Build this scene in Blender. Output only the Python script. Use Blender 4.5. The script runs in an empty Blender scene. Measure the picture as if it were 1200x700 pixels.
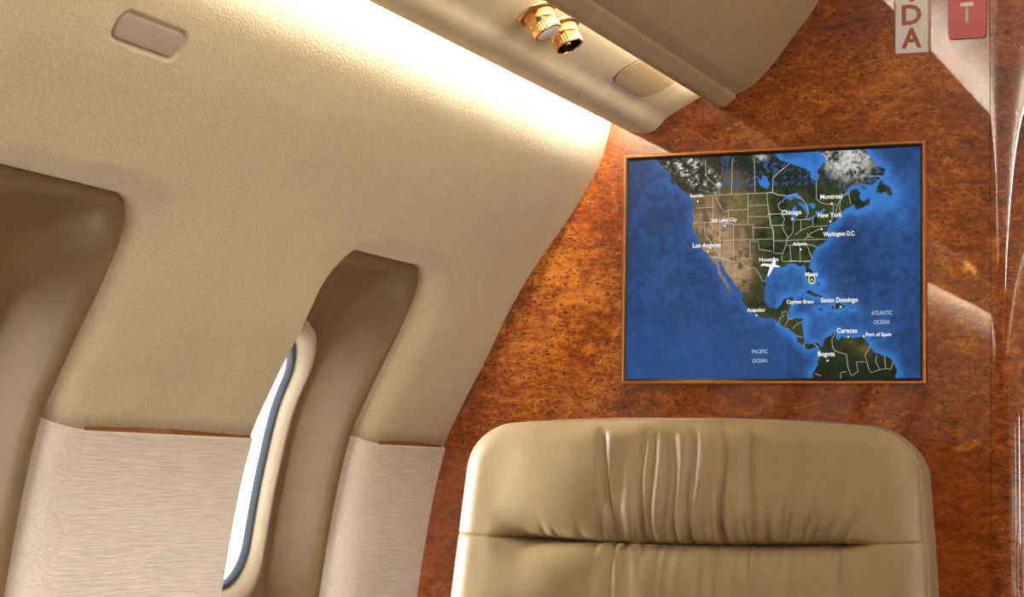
import bpy, bmesh, math, random
import numpy as np
from mathutils import Vector, Matrix

random.seed(7)
SC = bpy.context.scene
COL = SC.collection
H = 1.10                 # eye height above the cabin floor (camera stands at x=0, y=0)
CX = 0.02                # cabin centre line
YB = 2.10                # face of the forward bulkhead
YA = -1.75               # face of the aft bulkhead
PI = math.pi

# ------------------------------------------------------------------ camera
cam = bpy.data.cameras.new('camera'); cam_o = bpy.data.objects.new('camera', cam); COL.objects.link(cam_o)
cam.sensor_fit = 'HORIZONTAL'; cam.sensor_width = 36.0; cam.lens = 36.0 * 2229.4 / 1200.0
cam.clip_start = 0.02
yaw, pitch, roll = math.radians(23.545), math.radians(5.264), math.radians(1.154)
f = Vector((-math.sin(yaw) * math.cos(pitch), math.cos(yaw) * math.cos(pitch), math.sin(pitch)))
r0 = Vector((math.cos(yaw), math.sin(yaw), 0)); u0 = r0.cross(f)
r = math.cos(roll) * r0 + math.sin(roll) * u0; u = -math.sin(roll) * r0 + math.cos(roll) * u0
cam_o.matrix_world = Matrix(((r.x, u.x, -f.x, 0), (r.y, u.y, -f.y, 0), (r.z, u.z, -f.z, H), (0, 0, 0, 1)))
SC.camera = cam_o

# ------------------------------------------------------------------ world, exposure
wd = bpy.data.worlds.new('world'); SC.world = wd; wd.use_nodes = True
bg = wd.node_tree.nodes['Background']; bg.inputs[0].default_value = (0.80, 0.90, 1.0, 1); bg.inputs[1].default_value = 0.6
vs = SC.view_settings
vs.view_transform = 'Standard'; vs.look = 'None'; vs.gamma = 1.0; vs.use_curve_mapping = False; vs.exposure = 0.0
LED_COVE, LED_SLOT, LED_DOME, PANE_L, PANE_R = 125.0, 14.0, 122.0, 3.8, 17.0
SCREEN_GAIN = 1.0
sun = bpy.data.lights.new('sun', 'SUN'); sun_o = bpy.data.objects.new('sun', sun); COL.objects.link(sun_o)
sun.energy = 13.5; sun.angle = math.radians(2.0); sun.color = (1.0, 0.95, 0.86)
sun_o.location = (-6, -1, 4); sun_o.rotation_euler = Vector((5.0, 1.0, -0.35)).to_track_quat('-Z', 'Y').to_euler()

# ------------------------------------------------------------------ materials
def srgb(r, g, b):
    return tuple(((c / 255) / 12.92 if c / 255 <= 0.04045 else ((c / 255 + 0.055) / 1.055) ** 2.4) for c in (r, g, b)) + (1,)
def mat(name):
    m = bpy.data.materials.new(name); m.use_nodes = True
    nt = m.node_tree; return m, nt, nt.nodes['Principled BSDF']
def N(nt, t, **kw):
    n = nt.nodes.new(t)
    for k, v in kw.items():
        if k in n.inputs.keys() if hasattr(n.inputs, 'keys') else False: n.inputs[k].default_value = v
        else: setattr(n, k, v)
    return n
def coords(nt, scale):
    tc = nt.nodes.new('ShaderNodeTexCoord'); mp = nt.nodes.new('ShaderNodeMapping')
    nt.links.new(tc.outputs['Object'], mp.inputs['Vector']); mp.inputs['Scale'].default_value = scale
    return mp.outputs[0]
def noise(nt, vec, scale, detail=3, rough=0.5, dist=0.0):
    n = nt.nodes.new('ShaderNodeTexNoise'); nt.links.new(vec, n.inputs['Vector'])
    n.inputs['Scale'].default_value = scale; n.inputs['Detail'].default_value = detail
    n.inputs['Roughness'].default_value = rough; n.inputs['Distortion'].default_value = dist
    return n.outputs['Fac']
def ramp(nt, fac, stops):
    n = nt.nodes.new('ShaderNodeValToRGB'); nt.links.new(fac, n.inputs[0]); e = n.color_ramp.elements
    e[0].position, e[0].color = stops[0]; e[1].position, e[1].color = stops[-1]
    for p, c in stops[1:-1]:
        q = e.new(p); q.color = c
    return n.outputs[0]
def math_(nt, op, a, b=None):
    n = nt.nodes.new('ShaderNodeMath'); n.operation = op
    for i, v in enumerate((a, b)):
        if v is None: continue
        if isinstance(v, (int, float)): n.inputs[i].default_value = v
        else: nt.links.new(v, n.inputs[i])
    return n.outputs[0]
def mixc(nt, fac, a, b, blend='MIX'):
    n = nt.nodes.new('ShaderNodeMix'); n.data_type = 'RGBA'; n.blend_type = blend
    for s, v in ((n.inputs[0], fac), (n.inputs[6], a), (n.inputs[7], b)):
        if isinstance(v, (int, float, tuple)): s.default_value = v
        else: nt.links.new(v, s)
    return n.outputs[2]
def bump(nt, bs, h, strength, dist):
    n = nt.nodes.new('ShaderNodeBump'); n.inputs['Strength'].default_value = strength; n.inputs['Distance'].default_value = dist
    nt.links.new(h, n.inputs['Height']); nt.links.new(n.outputs[0], bs.inputs['Normal'])

def plain(name, col, rough=0.5, metal=0.0, bump_scale=0, bump_d=0.0003, sheen=0, coat=0):
    m, nt, bs = mat(name)
    v = coords(nt, (1, 1, 1)); nz = noise(nt, v, 35, 4)
    c0 = tuple(c * 0.94 for c in col[:3]) + (1,); c1 = tuple(min(1, c * 1.06) for c in col[:3]) + (1,)
    nt.links.new(ramp(nt, nz, [(0.3, c0), (0.7, c1)]), bs.inputs['Base Color'])
    bs.inputs['Roughness'].default_value = rough; bs.inputs['Metallic'].default_value = metal
    bs.inputs['Coat Weight'].default_value = coat; bs.inputs['Sheen Weight'].default_value = sheen
    if bump_scale: bump(nt, bs, noise(nt, v, bump_scale, 3), 0.6, bump_d)
    return m
def glow(name, col, s):
    m, nt, bs = mat(name)
    bs.inputs['Base Color'].default_value = (0.8, 0.8, 0.8, 1)
    bs.inputs['Emission Color'].default_value = col; bs.inputs['Emission Strength'].default_value = s
    return m
def bright_glass(name, s):
    m = bpy.data.materials.new(name); m.use_nodes = True; nt = m.node_tree
    nt.nodes.remove(nt.nodes['Principled BSDF']); out = nt.nodes['Material Output']
    tr = nt.nodes.new('ShaderNodeBsdfTransparent'); tr.inputs[0].default_value = (0.9, 0.92, 0.94, 1)
    em = nt.nodes.new('ShaderNodeEmission'); em.inputs[0].default_value = (0.97, 0.985, 1.0, 1); em.inputs[1].default_value = s
    ad = nt.nodes.new('ShaderNodeAddShader'); nt.links.new(tr.outputs[0], ad.inputs[0]); nt.links.new(em.outputs[0], ad.inputs[1]); nt.links.new(ad.outputs[0], out.inputs[0])
    return m
def fabric(name, col, scl, sc_noise, bd, line=0.0):
    m, nt, bs = mat(name)
    v = coords(nt, scl); n1 = noise(nt, v, sc_noise, 4, 0.6); n2 = noise(nt, coords(nt, (1, 1, 1)), 14, 4, 0.6)
    c0 = tuple(c * 0.86 for c in col[:3]) + (1,); c1 = tuple(min(1, c * 1.1) for c in col[:3]) + (1,)
    base = ramp(nt, math_(nt, 'ADD', math_(nt, 'MULTIPLY', n1, 0.75), math_(nt, 'MULTIPLY', n2, 0.25)), [(0.33, c0), (0.67, c1)])
    nt.links.new(base, bs.inputs['Base Color'])
    bs.inputs['Roughness'].default_value = 0.9; bs.inputs['Sheen Weight'].default_value = 0.15; bs.inputs['Sheen Roughness'].default_value = 0.5
    bump(nt, bs, n1, 0.8, bd)
    return m
def burl(name, dark, mid, light, eyes=1.0, tone=(0.38, 0.64), fine=1.0):
    m, nt, bs = mat(name)
    v = coords(nt, (1, 1, 1)); vx = coords(nt, (0.62, 1, 1.25))
    big = noise(nt, v, 4.2, 3, 0.5, 0.6); swirl = noise(nt, vx, 34, 9, 0.68, 1.8); grain = noise(nt, vx, 190 * fine, 6, 0.75, 1.0)
    t = math_(nt, 'ADD', math_(nt, 'ADD', math_(nt, 'MULTIPLY', big, 0.26), math_(nt, 'MULTIPLY', swirl, 0.38)), math_(nt, 'MULTIPLY', grain, 0.36))
    base = ramp(nt, t, [(tone[0], dark), (0.5 * (tone[0] + tone[1]), mid), (tone[1], light)])
    # dark curled eyes, clustered in broken horizontal rows
    warp = nt.nodes.new('ShaderNodeVectorMath'); warp.operation = 'ADD'
    wn = nt.nodes.new('ShaderNodeTexNoise'); wn.inputs['Scale'].default_value = 120; wn.inputs['Detail'].default_value = 3
    sv = nt.nodes.new('ShaderNodeVectorMath'); sv.operation = 'SCALE'; sv.inputs['Scale'].default_value = 0.008
    nt.links.new(v, wn.inputs['Vector']); nt.links.new(wn.outputs['Color'], sv.inputs[0]); nt.links.new(vx, warp.inputs[0]); nt.links.new(sv.outputs[0], warp.inputs[1])
    vo = nt.nodes.new('ShaderNodeTexVoronoi'); vo.inputs['Scale'].default_value = 300; nt.links.new(warp.outputs[0], vo.inputs['Vector'])
    row = noise(nt, coords(nt, (0.35, 1, 1.7)), 60, 4, 0.6, 0.5)
    spot = math_(nt, 'MULTIPLY', ramp(nt, vo.outputs['Distance'], [(0.22, (1, 1, 1, 1)), (0.42, (0, 0, 0, 1))]), ramp(nt, row, [(0.46, (0, 0, 0, 1)), (0.54, (1, 1, 1, 1))]))
    col = mixc(nt, math_(nt, 'MULTIPLY', spot, 0.95 * eyes), base, tuple(c * 0.35 for c in dark[:3]) + (1,))
    nt.links.new(col, bs.inputs['Base Color'])
    bs.inputs['Roughness'].default_value = 0.42; bs.inputs['Specular IOR Level'].default_value = 0.25
    bs.inputs['Coat Weight'].default_value = 1.0; bs.inputs['Coat Roughness'].default_value = 0.02; bs.inputs['Coat IOR'].default_value = 1.72
    return m

M = {}
M['suede'] = fabric('cream_suede', srgb(220, 203, 169), (1, 0.6, 1), 520, 0.0013)
M['lined'] = fabric('lined_fabric', srgb(238, 228, 213), (1, 0.05, 1), 520, 0.0009)
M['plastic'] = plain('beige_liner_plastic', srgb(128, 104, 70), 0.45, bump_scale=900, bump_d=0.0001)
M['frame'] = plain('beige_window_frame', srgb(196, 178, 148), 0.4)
M['gasket'] = plain('blue_grey_gasket', srgb(66, 76, 84), 0.5)
M['vinyl'] = plain('ceiling_vinyl', srgb(222, 207, 176), 0.55, bump_scale=700, bump_d=0.0002)
M['vinyl_tan'] = plain('ceiling_tan', srgb(176, 150, 114), 0.6, bump_scale=700, bump_d=0.0002)
M['headliner'] = plain('headliner_white', srgb(232, 224, 212), 0.7, bump_scale=700)
M['plate'] = plain('grey_beige_plate', srgb(182, 170, 150), 0.5)
M['hatch'] = plain('beige_hatch_vinyl', srgb(196, 174, 134), 0.55)
M['gold'] = plain('polished_gold', srgb(244, 198, 136), 0.2, 1.0)
M['gold_dark'] = plain('dark_bronze_bore', srgb(70, 40, 22), 0.35, 1.0)
M['copper'] = plain('copper_bezel', srgb(206, 138, 78), 0.28, 0.9)
M['brass_strip'] = plain('amber_wood_strip', srgb(150, 92, 36), 0.3, coat=1.0)
M['black'] = plain('black_plastic', srgb(14, 12, 12), 0.4)
M['leather'] = plain('taupe_leather', srgb(152, 132, 99), 0.42, bump_scale=1300, bump_d=0.00025)
M['thread'] = plain('leather_piping', srgb(168, 142, 106), 0.5)
M['burl'] = burl('burl_veneer', srgb(70, 21, 1), srgb(140, 63, 7), srgb(214, 134, 42))
M['burl_low'] = burl('burl_veneer_lower', srgb(84, 28, 4), srgb(142, 64, 16), srgb(186, 104, 38), 0.45, fine=1.3)
M['burl_dark'] = burl('burl_veneer_aft', srgb(62, 22, 4), srgb(110, 50, 14), srgb(150, 84, 30))
M['carpet'] = plain('cabin_carpet', srgb(150, 138, 118), 0.95, bump_scale=500, bump_d=0.002)
M['sign_white'] = plain('sign_white', srgb(240, 238, 234), 0.35)
M['sign_red'] = plain('sign_red', srgb(176, 60, 56), 0.35)
M['letter_brown'] = plain('letter_red_brown', srgb(150, 62, 44), 0.4)
M['letter_white'] = plain('letter_white', srgb(230, 214, 208), 0.4)
M['acrylic'] = plain('sign_acrylic_edge', srgb(150, 78, 62), 0.2)
M['chrome'] = plain('seat_metal', srgb(150, 146, 140), 0.3, 1.0)
M['led_cove'] = glow('cove_led', (1.0, 0.97, 0.92, 1), LED_COVE)
M['led_slot'] = glow('slot_led', (1.0, 0.88, 0.70, 1), LED_SLOT)
M['led_dome'] = glow('dome_led', (1.0, 0.97, 0.90, 1), LED_DOME)
M['lens'] = plain('frosted_lens', srgb(238, 232, 222), 0.3, coat=0.6)
M['pane_l'] = bright_glass('bright_pane_left', PANE_L)
M['pane_r'] = bright_glass('bright_pane_right', PANE_R)
M['map_white'] = glow('map_lettering', (0.92, 0.93, 0.90, 1), 0.95 * SCREEN_GAIN)
M['map_sea'] = glow('map_sea_lettering', (0.62, 0.74, 0.90, 1), 0.75 * SCREEN_GAIN)
M['map_line'] = glow('map_border_lines', (0.62, 0.62, 0.56, 1), 0.75 * SCREEN_GAIN)
M['map_yellow'] = glow('map_yellow_ring', (0.75, 0.80, 0.10, 1), 0.9 * SCREEN_GAIN)
for k in ('map_white', 'map_sea', 'map_line', 'map_yellow'):
    b = M[k].node_tree.nodes['Principled BSDF']; b.inputs['Base Color'].default_value = (0.02, 0.02, 0.02, 1); b.inputs['Roughness'].default_value = 0.3

# ------------------------------------------------------------------ helpers
def link(name, me, m=None, parent=None, smooth=False):
    o = bpy.data.objects.new(name, me); COL.objects.link(o)
    if m and not me.materials: me.materials.append(M[m])
    if smooth: me.polygons.foreach_set('use_smooth', [True] * len(me.polygons))
    if parent: o.parent = parent
    return o
def mesh(name, vs_, fs, m=None, parent=None, smooth=False, merge=0.0):
    me = bpy.data.meshes.new(name); me.from_pydata([tuple(v) for v in vs_], [], fs)
    bm = bmesh.new(); bm.from_mesh(me)
    if merge: bmesh.ops.remove_doubles(bm, verts=bm.verts, dist=merge)
    bmesh.ops.recalc_face_normals(bm, faces=bm.faces); bm.to_mesh(me); bm.free()
    return link(name, me, m, parent, smooth)
def empty(name, loc=(0, 0, 0)):
    o = bpy.data.objects.new(name, None); COL.objects.link(o); o.location = loc; o.empty_display_size = 0.05; return o
def tag(o, label, cat, group=None, kind=None):
    o['label'] = label; o['category'] = cat
    if group: o['group'] = group
    if kind: o['kind'] = kind
    return o
def box(name, x0, x1, y0, y1, z0, z1, m, parent=None, bev=0.0, smooth=False):
    bm = bmesh.new(); bmesh.ops.create_cube(bm, size=1)
    for v in bm.verts: v.co = Vector(((x0 + x1) / 2 + v.co.x * (x1 - x0), (y0 + y1) / 2 + v.co.y * (y1 - y0), (z0 + z1) / 2 + v.co.z * (z1 - z0)))
    if bev: bmesh.ops.bevel(bm, geom=bm.edges[:], offset=bev, segments=3, affect='EDGES', profile=0.5)
    me = bpy.data.meshes.new(name); bm.to_mesh(me); bm.free()
    return link(name, me, m, parent, smooth)
def extrude_y(name, poly, y0, y1, m, parent=None, smooth=False, closed=True):
    n = len(poly); vv = [(x, y0, z + H) for x, z in poly] + [(x, y1, z + H) for x, z in poly]
    ff = [(i, (i + 1) % n, n + (i + 1) % n, n + i) for i in range(n if closed else n - 1)]
    if closed: ff += [tuple(range(n)), tuple(range(n, 2 * n))]
    o = mesh(name, vv, ff, m, parent)
    if smooth:
        me = o.data; me.polygons.foreach_set('use_smooth', [len(p.vertices) == 4 for p in me.polygons])
        try: me.set_sharp_from_angle(angle=math.radians(38))
        except Exception: pass
    return o
def offset_line(pts, t):
    out = []
    for i, p in enumerate(pts):
        a = pts[max(0, i - 1)]; b = pts[min(len(pts) - 1, i + 1)]
        dx, dz = b[0] - a[0], b[1] - a[1]; L = math.hypot(dx, dz); out.append((p[0] - dz / L * t, p[1] + dx / L * t))
    return out
def spline(pts, n):
    P = [np.array(p, float) for p in pts]; P = [2 * P[0] - P[1]] + P + [2 * P[-1] - P[-2]]; out = []
    for i in range(1, len(P) - 2):
        for k in range(n):
            t = k / n
            out.append(0.5 * (2 * P[i] + (P[i + 1] - P[i - 1]) * t + (2 * P[i - 1] - 5 * P[i] + 4 * P[i + 1] - P[i + 2]) * t * t + (3 * P[i] - P[i - 1] - 3 * P[i + 1] + P[i + 2]) * t ** 3))
    out.append(P[-2]); return [tuple(float(c) for c in q) for q in out]
def mir(p): return (2 * CX - p[0],) + tuple(p[1:])
def lathe(name, prof, seg, m, parent, mtx=None, close=False):
    vv = []; ff = []
    for rr, h in prof:
        for k in range(seg): a = 2 * PI * k / seg; vv.append((rr * math.cos(a), rr * math.sin(a), h))
    for i in range(len(prof) - 1):
        for k in range(seg): ff.append((i * seg + k, i * seg + (k + 1) % seg, (i + 1) * seg + (k + 1) % seg, (i + 1) * seg + k))
    o = mesh(name, vv, ff, m, parent, True, 1e-6)
    try: o.data.set_sharp_from_angle(angle=math.radians(40))
    except Exception: pass
    if mtx is not None: o.matrix_local = mtx
    return o
def text_mesh(s, bold=0.0, spacing=1.0):
    c = bpy.data.curves.new('t', 'FONT'); c.body = s; c.size = 1.0; c.offset = bold; c.space_character = spacing; c.resolution_u = 3; c.fill_mode = 'FRONT'
    o = bpy.data.objects.new('t', c); COL.objects.link(o); bpy.context.view_layer.update()
    me = bpy.data.meshes.new_from_object(o.evaluated_get(bpy.context.evaluated_depsgraph_get()))
    bpy.data.objects.remove(o); bpy.data.curves.remove(c)
    co = np.array([v.co[:] for v in me.vertices]); return me, co.min(0), co.max(0)

# ------------------------------------------------------------------ sidewall profile (x as a function of height, from eye level)
PROF = [(-0.7835, 0.505), (-0.786, 0.46), (-0.792, 0.413), (-0.8015, 0.378), (-0.816, 0.348), (-0.837, 0.315), (-0.855, 0.29), (-0.88, 0.257), (-0.904, 0.221),
        (-0.926, 0.182), (-0.947, 0.139), (-0.967, 0.103), (-0.986, 0.066), (-1.003, 0.029), (-1.017, -0.027), (-1.028, -0.09), (-1.0365, -0.15),
        (-1.046, -0.24), (-1.05, -0.34), (-1.046, -0.50), (-1.025, -0.72), (-0.985, -0.92), (-0.93, -1.10)]
_d = np.array(spline(PROF, 12)); _d = _d[::-1]; _z, _x = _d[:, 1], _d[:, 0]
for _k in range(3): _x[1:-1] = 0.25 * _x[:-2] + 0.5 * _x[1:-1] + 0.25 * _x[2:]
def WX(z): return float(np.interp(z, _z, _x))
def WP(y, z, d=0.0):
    e = 0.006; tx, tz = WX(z + e) - WX(z - e), 2 * e; L = math.hypot(tx, tz)
    return (WX(z) - tz / L * d, y, z + tx / L * d + H)           # d > 0 goes outboard
SEAM = 0.029
WIN_Y = [1.7915 - 0.562 * i for i in range(6)]
WT, WB, WA, WR = 0.213, -0.23, 0.118, 0.042                      # rim: top, bottom, half width, corner radius
NS, NC, NT = 8, 12, 10
def ring_up(cy, a, zt, r):                                       # seam right -> over the top -> seam left
    p = [(cy + a, SEAM + (zt - r - SEAM) * i / NS) for i in range(NS)]
    p += [(cy + a - r + r * math.cos(PI / 2 * i / NC), zt - r + r * math.sin(PI / 2 * i / NC)) for i in range(NC)]
    p += [(cy + a - r - 2 * (a - r) * i / NT, zt) for i in range(NT)]
    p += [(cy - a + r - r * math.sin(PI / 2 * i / NC), zt - r + r * math.cos(PI / 2 * i / NC)) for i in range(NC)]
    p += [(cy - a, zt - r + (SEAM - zt + r) * i / NS) for i in range(NS + 1)]
    return p
def rect_up(y0, y1, zt):
    n1 = NS + NC // 2; n2 = NC + NT
    p = [(y1, SEAM + (zt - SEAM) * i / n1) for i in range(n1)] + [(y1 + (y0 - y1) * i / n2, zt) for i in range(n2)] + [(y0, zt + (SEAM - zt) * i / n1) for i in range(n1 + 1)]
    return p
def flip(p, z1):                                                 # same outline below the seam, reaching down to z1
    zm = max(q[1] for q in p); return [(y, SEAM - (z - SEAM) * (SEAM - z1) / (zm - SEAM)) for y, z in p]
def ring_dn(cy, a, zb, r):
    p = ring_up(cy, a, 2 * SEAM - zb, r); return [(y, 2 * SEAM - z) for y, z in p]
FILLET = [(0.036, 0.0), (0.031, 0.0006), (0.025, 0.0022), (0.019, 0.0048), (0.0135, 0.0085), (0.0085, 0.0132), (0.0045, 0.0185), (0.0015, 0.0245), (0.0, 0.032)]
FILLET = [(o_ * 0.80, d_ * 1.0) for o_, d_ in FILLET]
class MB:
    def __init__(s): s.v = []; s.f = []
    def loft(s, rings, close=False):
        b = len(s.v); n = len(rings[0])
        for rg in rings: s.v += rg
        for i in range(len(rings) - 1):
            for k in range(n if close else n - 1):
                s.f.append((b + i * n + k, b + i * n + (k + 1) % n, b + (i + 1) * n + (k + 1) % n, b + (i + 1) * n + k))
    def grid(s, ys, zs, d=0.0): s.loft([[WP(y, z, d) for y in ys] for z in zs])
def wall_meshes(recess):
    up, lo = MB(), MB(); ZT, ZL = 0.30, -0.37; LD = -0.0035
    ylist = []
    for i, cy in enumerate(WIN_Y):
        y1 = YB if i == 0 else cy + 0.281
        y0 = YA if i == len(WIN_Y) - 1 else cy - 0.281
        for which in (0, 1):
            o0 = FILLET[0][0]
            if which == 0:
                outer = rect_up(y0, y1, ZT); hole = ring_up(cy, WA + o0, WT + o0, WR + o0)
                fil = [ring_up(cy, WA + o, WT + o, WR + o) for o, d in FILLET]
            else:
                outer = [(y, 2 * SEAM - z) for y, z in rect_up(y0, y1, 2 * SEAM - ZL)]; hole = ring_dn(cy, WA + o0, WB - o0, WR + o0)
                fil = [ring_dn(cy, WA + o, WB - o, WR + o) for o, d in FILLET]
            rings = []
            for k in range(9):
                t = k / 8; rings.append([(a[0] + (b[0] - a[0]) * t, a[1] + (b[1] - a[1]) * t, 0.0) for a, b in zip(outer, hole)])
            rings += [[(y, z, d) for y, z in rg] for rg, (o, d) in zip(fil[1:], FILLET[1:])]
            mb = up if which == 0 else lo; off = 0.0 if which == 0 else LD
            mb.loft([[WP(y, z, d + off) for y, z, d in rg] for rg in rings])
            # seam edges are turned outboard so that the joint reads as a groove
            for end in (0, -1):
                e = [rg[end] for rg in rings]
                if which == 0: mb.loft([[WP(y, SEAM, d) for y, z, d in e], [WP(y, SEAM + 0.0006, d + 0.004) for y, z, d in e]])
                else: mb.loft([[WP(y, SEAM - 0.0004, d + LD) for y, z, d in e], [WP(y, SEAM + 0.0012, d + LD + 0.0009) for y, z, d in e], [WP(y, SEAM + 0.0018, d + LD + 0.0025) for y, z, d in e], [WP(y, SEAM + 0.0016, d + 0.005) for y, z, d in e]])
        n2 = NC + NT
        ylist += [y1 + (y0 - y1) * k / n2 for k in range(n2)] if i < len(WIN_Y) - 1 else [y1 + (y0 - y1) * k / n2 for k in range(n2 + 1)]
    zl = [ZT + (0.505 - ZT) * k / 28 for k in range(29)]
    if not recess: up.grid(ylist, zl)
    else:                                                        # leave a window in the grid and fill it with a fine dished patch
        ia = max(i for i, y in enumerate(ylist) if y >= 1.272); ib = min(i for i, y in enumerate(ylist) if y <= 1.128)
        ka = max(k for k, z in enumerate(zl) if z <= 0.308); kb = min(k for k, z in enumerate(zl) if z >= 0.349)
        up.grid(ylist, zl[:ka + 1]); up.grid(ylist, zl[kb:]); up.grid(ylist[:ia + 1], zl[ka:kb + 1]); up.grid(ylist[ib:], zl[ka:kb + 1])
        rows = []
        for k in range(61):
            z = zl[ka] + (zl[kb] - zl[ka]) * k / 60; row_ = []
            for j in range(121):
                y = ylist[ia] + (ylist[ib] - ylist[ia]) * j / 120
                qy, qz = abs(y - 1.2) - 0.0336, abs(z - 0.3275) - 0.0014
                sd = math.hypot(max(qy, 0), max(qz, 0) * 1.15) + min(max(qy, qz), 0) - 0.0090      # distance outside the plate edge
                t = min(1, max(0, 1 - sd / 0.0042)); t = t * t * (3 - 2 * t)
                row_.append(WP(y, z, 0.0046 * t if min(j, 120 - j, k, 60 - k) > 0 else 0.0))
            rows.append(row_)
        up.loft(rows)
    lo.grid(ylist[::2] + [ylist[-1]], [ZL + (-1.10 - ZL) * k / 24 for k in range(25)], LD)
    return up, lo
up, lo = wall_meshes(True)
wall_left = mesh('wall_left', up.v, up.f, 'suede', None, True, 1e-5)
tag(wall_left, 'cream suede curved cabin sidewall with deep window openings beside the leather seat', 'wall', kind='structure')
lp = mesh('lower_panel', lo.v, lo.f, 'lined', wall_left, True, 1e-5); lp['label'] = 'pale finely ribbed fabric lower sidewall panel'
up, lo = wall_meshes(False)
wall_right = mesh('wall_right', [mir(v) for v in up.v], up.f, 'suede', None, True, 1e-5)
tag(wall_right, 'cream suede curved sidewall across the aisle from the seat', 'wall', kind='structure')
mesh('lower_panel', [mir(v) for v in lo.v], lo.f, 'lined', wall_right, True, 1e-5)
# wedge-shaped amber strips lying in the seam between two windows
def strip(y0, y1, parent, mirror):
    vv = []; ff = []
    for k in range(9):
        y = y0 + (y1 - y0) * k / 8
        hh = 0.0052 * (0.55 + 0.45 * math.sin(PI * min(1, (k + 0.6) / 8)))
        for dd, zz in ((-0.0012, SEAM + 0.0012), (-0.0018, SEAM + 0.0012 + hh), (0.003, SEAM + 0.0012 + hh), (0.003, SEAM + 0.0012)): vv.append(WP(y, zz, dd))
    if mirror: vv = [mir(v) for v in vv]
    for k in range(8):
        for j in range(4): ff.append((4 * k + j, 4 * k + (j + 1) % 4, 4 * k + 4 + (j + 1) % 4, 4 * k + 4 + j))
    ff += [(0, 1, 2, 3), (32, 33, 34, 35)]
    mesh('gold_trim_strip', vv, ff, 'brass_strip', parent)
for wall, mf in ((wall_left, False), (wall_right, True)):
    strip(1.93, 2.092, wall, mf)
    for i in range(len(WIN_Y) - 1): strip(WIN_Y[i + 1] + 0.145, WIN_Y[i] - 0.145, wall, mf)

# ------------------------------------------------------------------ windows: liner, frame, gasket, pane
def kz(z): return 1 + 0.08 * min(1, max(0, (z - 0.0) / 0.2))
def closed(cy, a, zt, zb, r):
    p = ring_up(cy, a, zt, r); q = ring_dn(cy, a, zb, r); return p + q[::-1][1:-1]
def loft_rings(specs, cy, mirror, sp_liner=False):
    mb = MB(); out = []
    for a, zt, zb, r, d in specs:
        if sp_liner: a += 0.010 if d < 0.055 else 0.007 if d < 0.07 else 0.003
        d = d if d < 0.03 else 0.03 + (d - 0.03) * 1.26
        rg = [WP(y, z, d * kz(z)) for y, z in closed(cy, a, zt, zb, r)]
        out.append([mir(v) for v in rg] if mirror else rg)
    mb.loft(out, True); return mb, out
LINER = [(0.115, 0.220, -0.237, 0.049, 0.034), (0.1085, 0.2135, -0.2305, 0.0425, 0.0285), (0.1065, 0.2115, -0.2285, 0.041, 0.0262), (0.1035, 0.2085, -0.2255, 0.040, 0.0250), (0.0995, 0.2045, -0.2215, 0.039, 0.0256),
         (0.0970, 0.202, -0.219, 0.039, 0.0285), (0.0955, 0.200, -0.217, 0.040, 0.036), (0.0940, 0.192, -0.212, 0.042, 0.050), (0.0935, 0.178, -0.204, 0.045, 0.064),
         (0.0935, 0.155, -0.194, 0.047, 0.073), (0.0920, 0.138, -0.186, 0.048, 0.0775), (0.0895, 0.119, -0.170, 0.049, 0.079), (0.0885, 0.1145, -0.1665, 0.0485, 0.0845)]
FRAME = [(0.0900, 0.1165, -0.1690, 0.050, 0.0862), (0.0875, 0.1135, -0.1655, 0.048, 0.083), (0.0872, 0.1130, -0.165, 0.048, 0.0765), (0.0860, 0.1110, -0.163, 0.047, 0.0752), (0.0835, 0.1055, -0.157, 0.046, 0.0765),
         (0.0810, 0.0990, -0.150, 0.045, 0.083), (0.0795, 0.0955, -0.1465, 0.044, 0.090)]
GASK = [(0.0800, 0.0960, -0.147, 0.044, 0.0915), (0.0794, 0.0952, -0.1462, 0.0437, 0.0885), (0.0782, 0.0932, -0.1442, 0.043, 0.0878), (0.0768, 0.0908, -0.1418, 0.042, 0.0890), (0.0764, 0.0900, -0.141, 0.042, 0.097)]
wn = 0
for side in (0, 1):
    for i, cy in enumerate(WIN_Y):
        wn += 1; w = empty('window_%d' % wn, (0, 0, 0)); ml = bool(side)
        pos = ('beside the leather seat and burl bulkhead' if i == 0 else 'next along the wall, under the oval cover plate' if i == 1 else 'further along the cabin wall') if not side else 'in the wall across the aisle'
        tag(w, 'deep rounded cabin window with beige liner and bright pane, ' + pos, 'window', None, 'structure')
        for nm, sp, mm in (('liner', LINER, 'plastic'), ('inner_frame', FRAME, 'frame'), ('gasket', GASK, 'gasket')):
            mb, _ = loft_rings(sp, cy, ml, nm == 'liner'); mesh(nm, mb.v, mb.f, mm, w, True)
        specs = [(0.0785 * k, -0.0255 + 0.1180 * k, -0.0255 - 0.1180 * k, 0.041 * k, 0.0950) for k in (1.0, 0.8, 0.6, 0.4)]
        mb, rg = loft_rings([(a, max(zt, SEAM + r + 0.002), min(zb, SEAM - r - 0.002), r, d) for a, zt, zb, r, d in specs], cy, ml)
        n = len(rg[0]); mb.f.append(tuple(range(3 * n, 4 * n)))
        mesh('pane', mb.v, mb.f, 'pane_r' if side else 'pane_l', w, True)

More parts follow.
